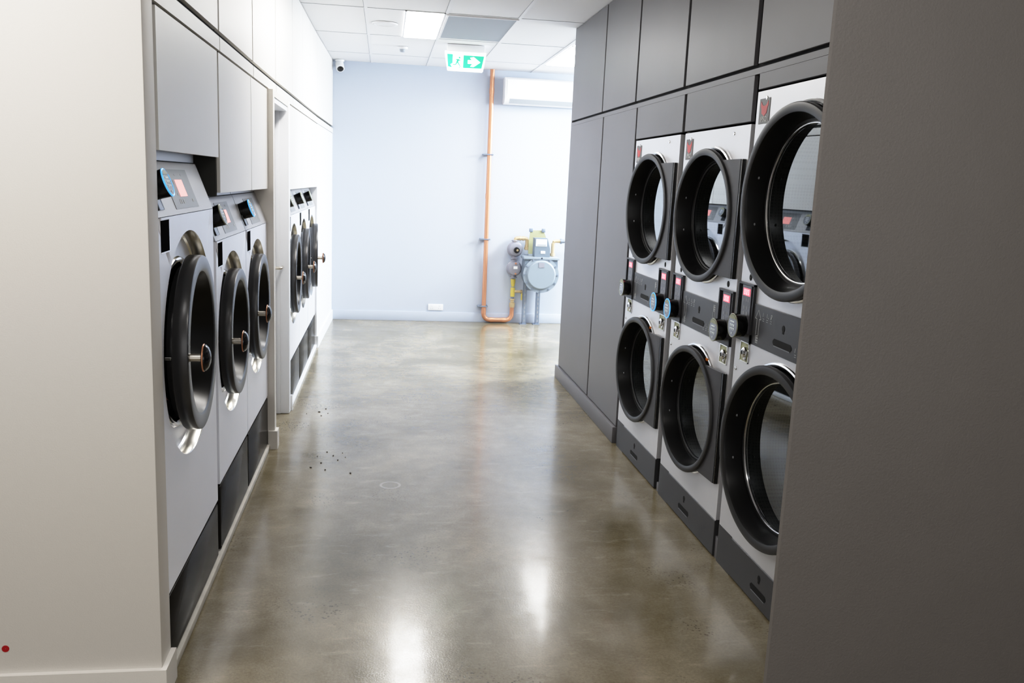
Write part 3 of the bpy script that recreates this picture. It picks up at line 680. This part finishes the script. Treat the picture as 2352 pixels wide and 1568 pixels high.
# ------------------------------------------------------------------ rear wall fittings
def W(x, z, Y): k = Y / YB; return (x * k, Y, 1.6 + (z - 1.6) * k)
ac = empty('air_conditioner', (1.74, YB, 2.46)); tag(ac, 'white split air conditioner high on the rear wall', 'air conditioner')
mb = MB().prism([(0, 0.01), (0, 0.285), (-0.17, 0.285), (-0.205, 0.26), (-0.21, 0.06), (-0.17, 0.012), (-0.06, 0.0)], 'x', -0.455, 0.455); mb.build('body', 'white_plastic', ac, ang=50)
MB().prism([(-0.213, 0.07), (-0.213, 0.255), (-0.209, 0.255), (-0.209, 0.07)], 'x', -0.435, 0.435).build('front_cover', 'white_plastic', ac)
MB().prism([(-0.207, 0.055), (-0.172, 0.008), (-0.168, 0.012), (-0.203, 0.06)], 'x', -0.40, 0.40).build('air_flap', 'vent', ac)
MB().prism([(-0.186, 0.03), (-0.184, 0.034), (-0.190, 0.09), (-0.192, 0.09)], 'x', -0.425, -0.420).build('end_seam', 'vent', ac)
# double socket
so = empty('wall_socket', (0.603, YB, 0.163)); tag(so, 'white double power socket low on the rear wall', 'wall socket')
MB().box(-0.086, 0.086, -0.012, 0, -0.036, 0.036, 0.004).build('cover_plate', 'white_plastic', so)
for s_ in (-1, 1):
    MB().box(s_ * 0.045 - .012, s_ * 0.045 + .012, -0.0145, -0.011, 0.008, 0.026, 0.001, 1).build('switch', 'white_paint', so)
    MB().box(s_ * 0.045 - .012, s_ * 0.045 - .009, -0.0125, -0.0118, -0.02, -0.008).box(s_ * 0.045 + .009, s_ * 0.045 + .012, -0.0125, -0.0118, -0.02, -0.008).build('socket_slots', 'vent', so)
# copper pipe
yp = YB - 0.055
cp = empty('copper_pipe', (1.155, yp, 0)); tag(cp, 'copper gas pipe dropping from the ceiling, turning along the floor', 'pipe')
def bend(cx, cz, R, a0, a1, n=8): return [(cx + R * math.cos(math.radians(a0 + (a1 - a0) * i / n)), 0, cz + R * math.sin(math.radians(a0 + (a1 - a0) * i / n))) for i in range(n + 1)]
path = [(0, 0, CH - 0.001), (0, 0, 0.12)] + bend(0.075, 0.112, 0.075, 180, 270) + bend(0.255, 0.112, 0.075, 270, 360) + [(0.33, 0, 0.19)]
MB().tube(path, 0.0255, 16).build('pipe_run', 'copper', cp)
for z in (2.60, 1.45, 0.135): MB().lathe([(z - 0.03, 0.0285), (z + 0.03, 0.0285)], (0, 0, 0), 'z', 20, True, True).build('solder_sleeve', 'copper', cp)
for x in (0.095, 0.235): MB().lathe([(x - .02, 0.0285), (x + .02, 0.0285)], (0, 0, 0.037), 'x', 20, True, True).build('solder_sleeve', 'copper', cp)
for z in (1.91, 0.965, 0.195): MB().box(-0.075, 0.045, -0.03, 0.055, z - 0.007, z + 0.007, 0.002, 1).build('pipe_clip', 'galv', cp)
# riser with yellow valve
rx = 1.485
rs = empty('gas_riser', (rx, yp, 0)); tag(rs, 'short brass and yellow gas riser with side tap between copper pipe and regulator', 'pipe')
MB().lathe([(0.19, 0.032), (0.24, 0.034), (0.245, 0.022), (0.27, 0.022), (0.275, 0.03), (0.29, 0.03)], (0, 0, 0), 'z', 16, True, True).build('union', 'brass', rs)
MB().lathe([(0.28, 0.017), (0.524, 0.017)], (0, 0, 0), 'z', 14, True, True).build('pipe', 'galv', rs)
MB().lathe([(0.315, 0.026), (0.42, 0.026), (0.422, 0.02)], (0, 0, 0), 'z', 14, True, True).build('yellow_sleeve', 'yellow', rs)
MB().lathe([(0.43, 0.018), (0.47, 0.026), (0.52, 0.028)], (0, 0, 0), 'z', 14, True, True).build('yellow_sleeve', 'yellow', rs)
tp = MB().lathe([(0.02, 0.016), (0.09, 0.016), (0.092, 0.022), (0.108, 0.022), (0.110, 0.014), (0.114, 0.014)], (0, 0, 0.375), 'x', 14, True, True).build('side_tap', 'brass', rs)
MB().box(0.094, 0.110, -0.04, -0.024, 0.28, 0.36, 0.003).build('tap_lever', 'yellow', tp)
# regulators
def regulator(z, label, cap):
    o = empty('gas_regulator', (rx, yp - 0.02, z)); tag(o, label, 'gas regulator')
    MB().lathe([(-0.075, 0.045), (-0.07, 0.068), (-0.02, 0.082), (-0.016, 0.09), (0.0, 0.09), (0.004, 0.08), (0.06, 0.05)], (0, 0, 0), 'y', 36, True, True).build('housing', 'regulator', o)
    MB().lathe([(-0.112, 0.030), (-0.108, 0.04), (-0.096, 0.04), (-0.094, 0.03), (0.090, 0.03), (0.092, 0.04), (0.102, 0.04), (0.105, 0.03)], (0, 0, 0), 'z', 20, True, True).build('neck', 'regulator', o)
    if cap:
        MB().lathe([(-0.098, 0.030), (-0.094, 0.034), (-0.07, 0.034)], (0.012, 0, -0.005), 'y', 20, True).build('vent_cap', 'black', o)
        MB().lathe([(-0.104, 0.012), (-0.097, 0.013)], (0.018, 0, -0.005), 'y', 12, True, True).build('brass_plug', 'brass', o)
    else:
        for zz in (0.062, -0.055): MB().lathe([(-0.085, 0.010), (-0.06, 0.012)], (0.01, 0, zz), 'y', 12, True, True).build('brass_plug', 'copper', o)
        MB().box(-0.015, 0.03, -0.078, -0.0745, 0.0, 0.03).build('rating_label', 'white_plastic', o)
regulator(0.645, 'lower round grey gas regulator with a lilac label', False)
regulator(0.865, 'upper round grey gas regulator with a black vent cap', True)
# link pipe to the meter
lp = empty('brass_link_pipe', (rx, yp - 0.03, 0.98)); tag(lp, 'brass elbow pipe linking the upper regulator to the gas meter', 'pipe')
MB().tube([(0, 0, -0.03), (0, 0, -0.012), (0.008, 0, 0.006), (0.025, 0, 0.012), (0.115, 0, 0.012), (0.132, 0, 0.006), (0.14, 0, -0.012), (0.14, 0, -0.12)], 0.023, 14).build('pipe_run', 'brass', lp)
for a in (0.05, 0.085): MB().lathe([(a, 0.028), (a + .014, 0.028)], (0, 0, 0.012), 'x', 8, True, True).build('hex_nut', 'brass', lp)
MB().lathe([(-0.115, 0.033), (-0.09, 0.033), (-0.088, 0.027), (-0.06, 0.027)], (0.14, 0, 0), 'z', 8, True, True).build('hex_nut', 'brass', lp)
# strut stand
st = empty('strut_stand', (1.70, YB, 0)); tag(st, 'slotted galvanised strut stand holding the gas meter, olive plate on top', 'stand')
for x in (-0.075, 0.08):
    o = MB().box(x - .021, x - .017, -0.10, -0.055, 0.004, 0.81).box(x + .017, x + .021, -0.10, -0.055, 0.004, 0.81).box(x - .021, x + .021, -0.104, -0.10, 0.004, 0.81).box(x - .05, x + .03, -0.13, -0.03, 0.0, 0.006).build('post', 'galv', st)
    s2 = MB()
    for k in range(14): s2.box(x - .006, x + .006, -0.1052, -0.1038, 0.03 + k * .05, 0.058 + k * .05)
    s2.build('slots', 'tshadow_slot', o)
MB().prism([(-0.065, 0.82), (0.17, 0.82), (0.165, 0.94), (0.11, 1.07), (0.10, 1.09), (-0.05, 1.09), (-0.065, 0.95)], 'y', -0.125, -0.115).build('back_plate', 'olive', st)
for x in (-0.045, 0.10): MB().box(x - .022, x + .022, -0.14, -0.126, 1.07, 1.112, 0.004).build('corner_bracket', 'galv', st)
MB().box(-0.06, 0.115, -0.13, -0.06, 0.40, 0.44).build('shelf', 'galv', st)
# gas meter
gm = empty('gas_meter', (1.755, YB - 0.24, 0.40)); tag(gm, 'round-bellied grey gas meter with glass index on top', 'gas meter')
R = 0.195; zc = 0.205
pr = [(-0.185, 0.375), (0.185, 0.375), (0.192, zc + .05)] + [(R * math.cos(math.radians(a)), zc + R * math.sin(math.radians(a))) for a in range(0, -181, -12)] + [(-0.192, zc + .05)]
MB().prism(pr, 'y', -0.10, 0.10).build('casing', 'meter', gm, ang=30)
MB().lathe([(-0.10, R + 0.008), (-0.112, R + 0.008), (-0.112, 0.168), (-0.128, 0.160), (-0.134, 0.150), (-0.134, 0.001)], (0, 0, zc), 'y', 56).build('front_cover', 'meter_light', gm, ang=30)
for a in range(0, 360, 30):
    MB().lathe([(-0.12, 0.010), (-0.112, 0.011)], (0.188 * math.cos(math.radians(a)), 0, zc + 0.188 * math.sin(math.radians(a))), 'y', 8, True, True).build('bolt', 'galv', gm)
MB().box(-0.205, 0.205, -0.12, 0.11, 0.375, 0.405, 0.006).build('top_plate', 'meter_light', gm)
MB().box(-0.035, 0.03, -0.138, -0.1335, zc + 0.085, zc + 0.14).build('serial_label', 'regulator', gm)
ix = MB().prism([(-0.085, 0.405), (0.09, 0.405), (0.09, 0.50), (0.055, 0.615), (-0.085, 0.615)], 'y', -0.11, 0.03).build('index_housing', 'meter', gm)
MB().box(-0.075, 0.05, -0.114, -0.109, 0.525, 0.605, 0.002, 1).build('index_window', 'white_plastic', ix)
MB().box(-0.06, 0.04, -0.116, -0.113, 0.532, 0.548).build('number_roll', 'vent', ix)
MB().box(-0.015, 0.035, -0.114, -0.109, 0.445, 0.475).build('index_label', 'white_plastic', ix)
# outlet pipe
op = empty('outlet_pipe', (1.905, YB - 0.20, 0.80)); tag(op, 'brass outlet pipe with yellow end leaving the meter to the right', 'pipe')
MB().tube([(0, 0, 0.006), (0, 0, 0.15), (0.008, 0, 0.172), (0.03, 0, 0.18), (0.085, 0, 0.18)], 0.021, 14).build('pipe_run', 'brass', op)
MB().lathe([(0.0, 0.03), (0.03, 0.03)], (0, 0, 0.01), 'z', 8, True, True).build('hex_nut', 'brass', op)
MB().lathe([(0.08, 0.03), (0.10, 0.03), (0.102, 0.022), (0.13, 0.022)], (0, 0, 0.18), 'x', 8, True, True).build('union', 'galv', op)
MB().lathe([(0.13, 0.018), (0.60, 0.018)], (0, 0, 0.18), 'x', 14, True, True).build('yellow_pipe', 'yellow', op)

# ------------------------------------------------------------------ small things
rd = MB().lathe([(2.5455, 0.0105), (2.5438, 0.0105), (2.5436, 0.001)], (-1.088, 0, 0.182), 'y', 24)
tag(rd.build('sticker', 'red_dot'), 'red round sticker low on the pale wall at the left edge', 'sticker')
cb = MB()
for px, py in [(-0.36, 4.92), (-0.31, 5.0), (-0.33, 4.80), (-0.24, 4.85), (-0.27, 4.93), (-0.22, 4.98), (-0.38, 4.72), (-0.20, 4.9), (-0.42, 5.9), (-0.38, 5.98), (-0.36, 5.86), (-0.40, 5.8), (-0.5, 5.85), (-0.16, 4.62), (-0.3, 4.68)]:
    a = random.uniform(0, PI); s = random.uniform(0.004, 0.009)
    cb.prism([(px + s * math.cos(a + t) * (1 if i % 2 else 0.55), py + s * math.sin(a + t)) for i, t in enumerate((0, 1.3, 2.6, 3.9, 5.1))], 'z', 0.0003, 0.004)
tag(cb.build('dirt_crumbs', 'crumb'), 'dark crumbs of dirt on the floor by the doorway', 'dirt', kind='stuff')

# ------------------------------------------------------------------ lights
def area(name, loc, rot, sx, sy, power, col):
    l = bpy.data.lights.new(name, 'AREA'); l.shape = 'RECTANGLE'; l.size = sx; l.size_y = sy; l.energy = power; l.color = col
    o = bpy.data.objects.new(name, l); C.objects.link(o); o.location = loc; o.rotation_euler = rot; return o
area('window_daylight', (4.5, 8.55, 1.5), (0, PI / 2, 0), 2.0, 2.3, 32, (0.86, 0.93, 1.0))
area('window_sky', (4.3, 8.6, 2.55), (0, 0.66, 0), 0.5, 2.3, 410, (0.82, 0.91, 1.0))
area('shopfront_daylight', (0.2, -3.2, 1.6), (PI / 2, 0, 0), 5.0, 2.3, 48, (1.0, 0.97, 0.95))
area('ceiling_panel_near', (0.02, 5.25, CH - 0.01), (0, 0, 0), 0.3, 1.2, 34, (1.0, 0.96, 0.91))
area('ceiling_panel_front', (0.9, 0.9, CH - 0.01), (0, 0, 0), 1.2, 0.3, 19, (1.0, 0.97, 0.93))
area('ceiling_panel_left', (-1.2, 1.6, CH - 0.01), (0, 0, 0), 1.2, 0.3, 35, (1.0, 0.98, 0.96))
w = bpy.data.worlds.new('World'); bpy.context.scene.world = w; w.use_nodes = True
w.node_tree.nodes['Background'].inputs['Color'].default_value = (0.85, 0.92, 1.0, 1)
w.node_tree.nodes['Background'].inputs['Strength'].default_value = 0.35

# ------------------------------------------------------------------ camera
f_px = 1991.05
vp = Vector((884 - 1176, -(409 - 784), -f_px)).normalized()
dn = Vector((695 - 1176, -(11730 - 784), -f_px)).normalized()
up = -dn; right = vp.cross(up).normalized(); fwd = up.cross(right).normalized()
Mx = Matrix((right, fwd, up)).to_4x4()
cam = bpy.data.cameras.new('camera'); cam.sensor_width = 36; cam.lens = f_px / 2352 * 36
cam.clip_start = 0.05
cam.dof.use_dof = True; cam.dof.focus_distance = 3.4; cam.dof.aperture_fstop = 11.0
co = bpy.data.objects.new('camera', cam); C.objects.link(co)
co.matrix_world = Matrix.Translation((0, 0, 1.6)) @ Mx
bpy.context.scene.camera = co
vs = bpy.context.scene.view_settings
vs.view_transform = 'Standard'; vs.look = 'None'; vs.exposure = 0.0
# a soft highlight shoulder, as a camera's tone curve has
vs.use_curve_mapping = True
cm = vs.curve_mapping
cm.white_level = (2.0, 2.0, 2.0)
cv = cm.curves[3]
for x, y in ((0.012, 0.017), (0.05, 0.096), (0.12, 0.255), (0.25, 0.535), (0.40, 0.765), (0.56, 0.895), (0.78, 0.972)): cv.points.new(x, y)
cm.update()
cy = bpy.context.scene.cycles
cy.max_bounces = 6; cy.glossy_bounces = 3; cy.transparent_max_bounces = 6
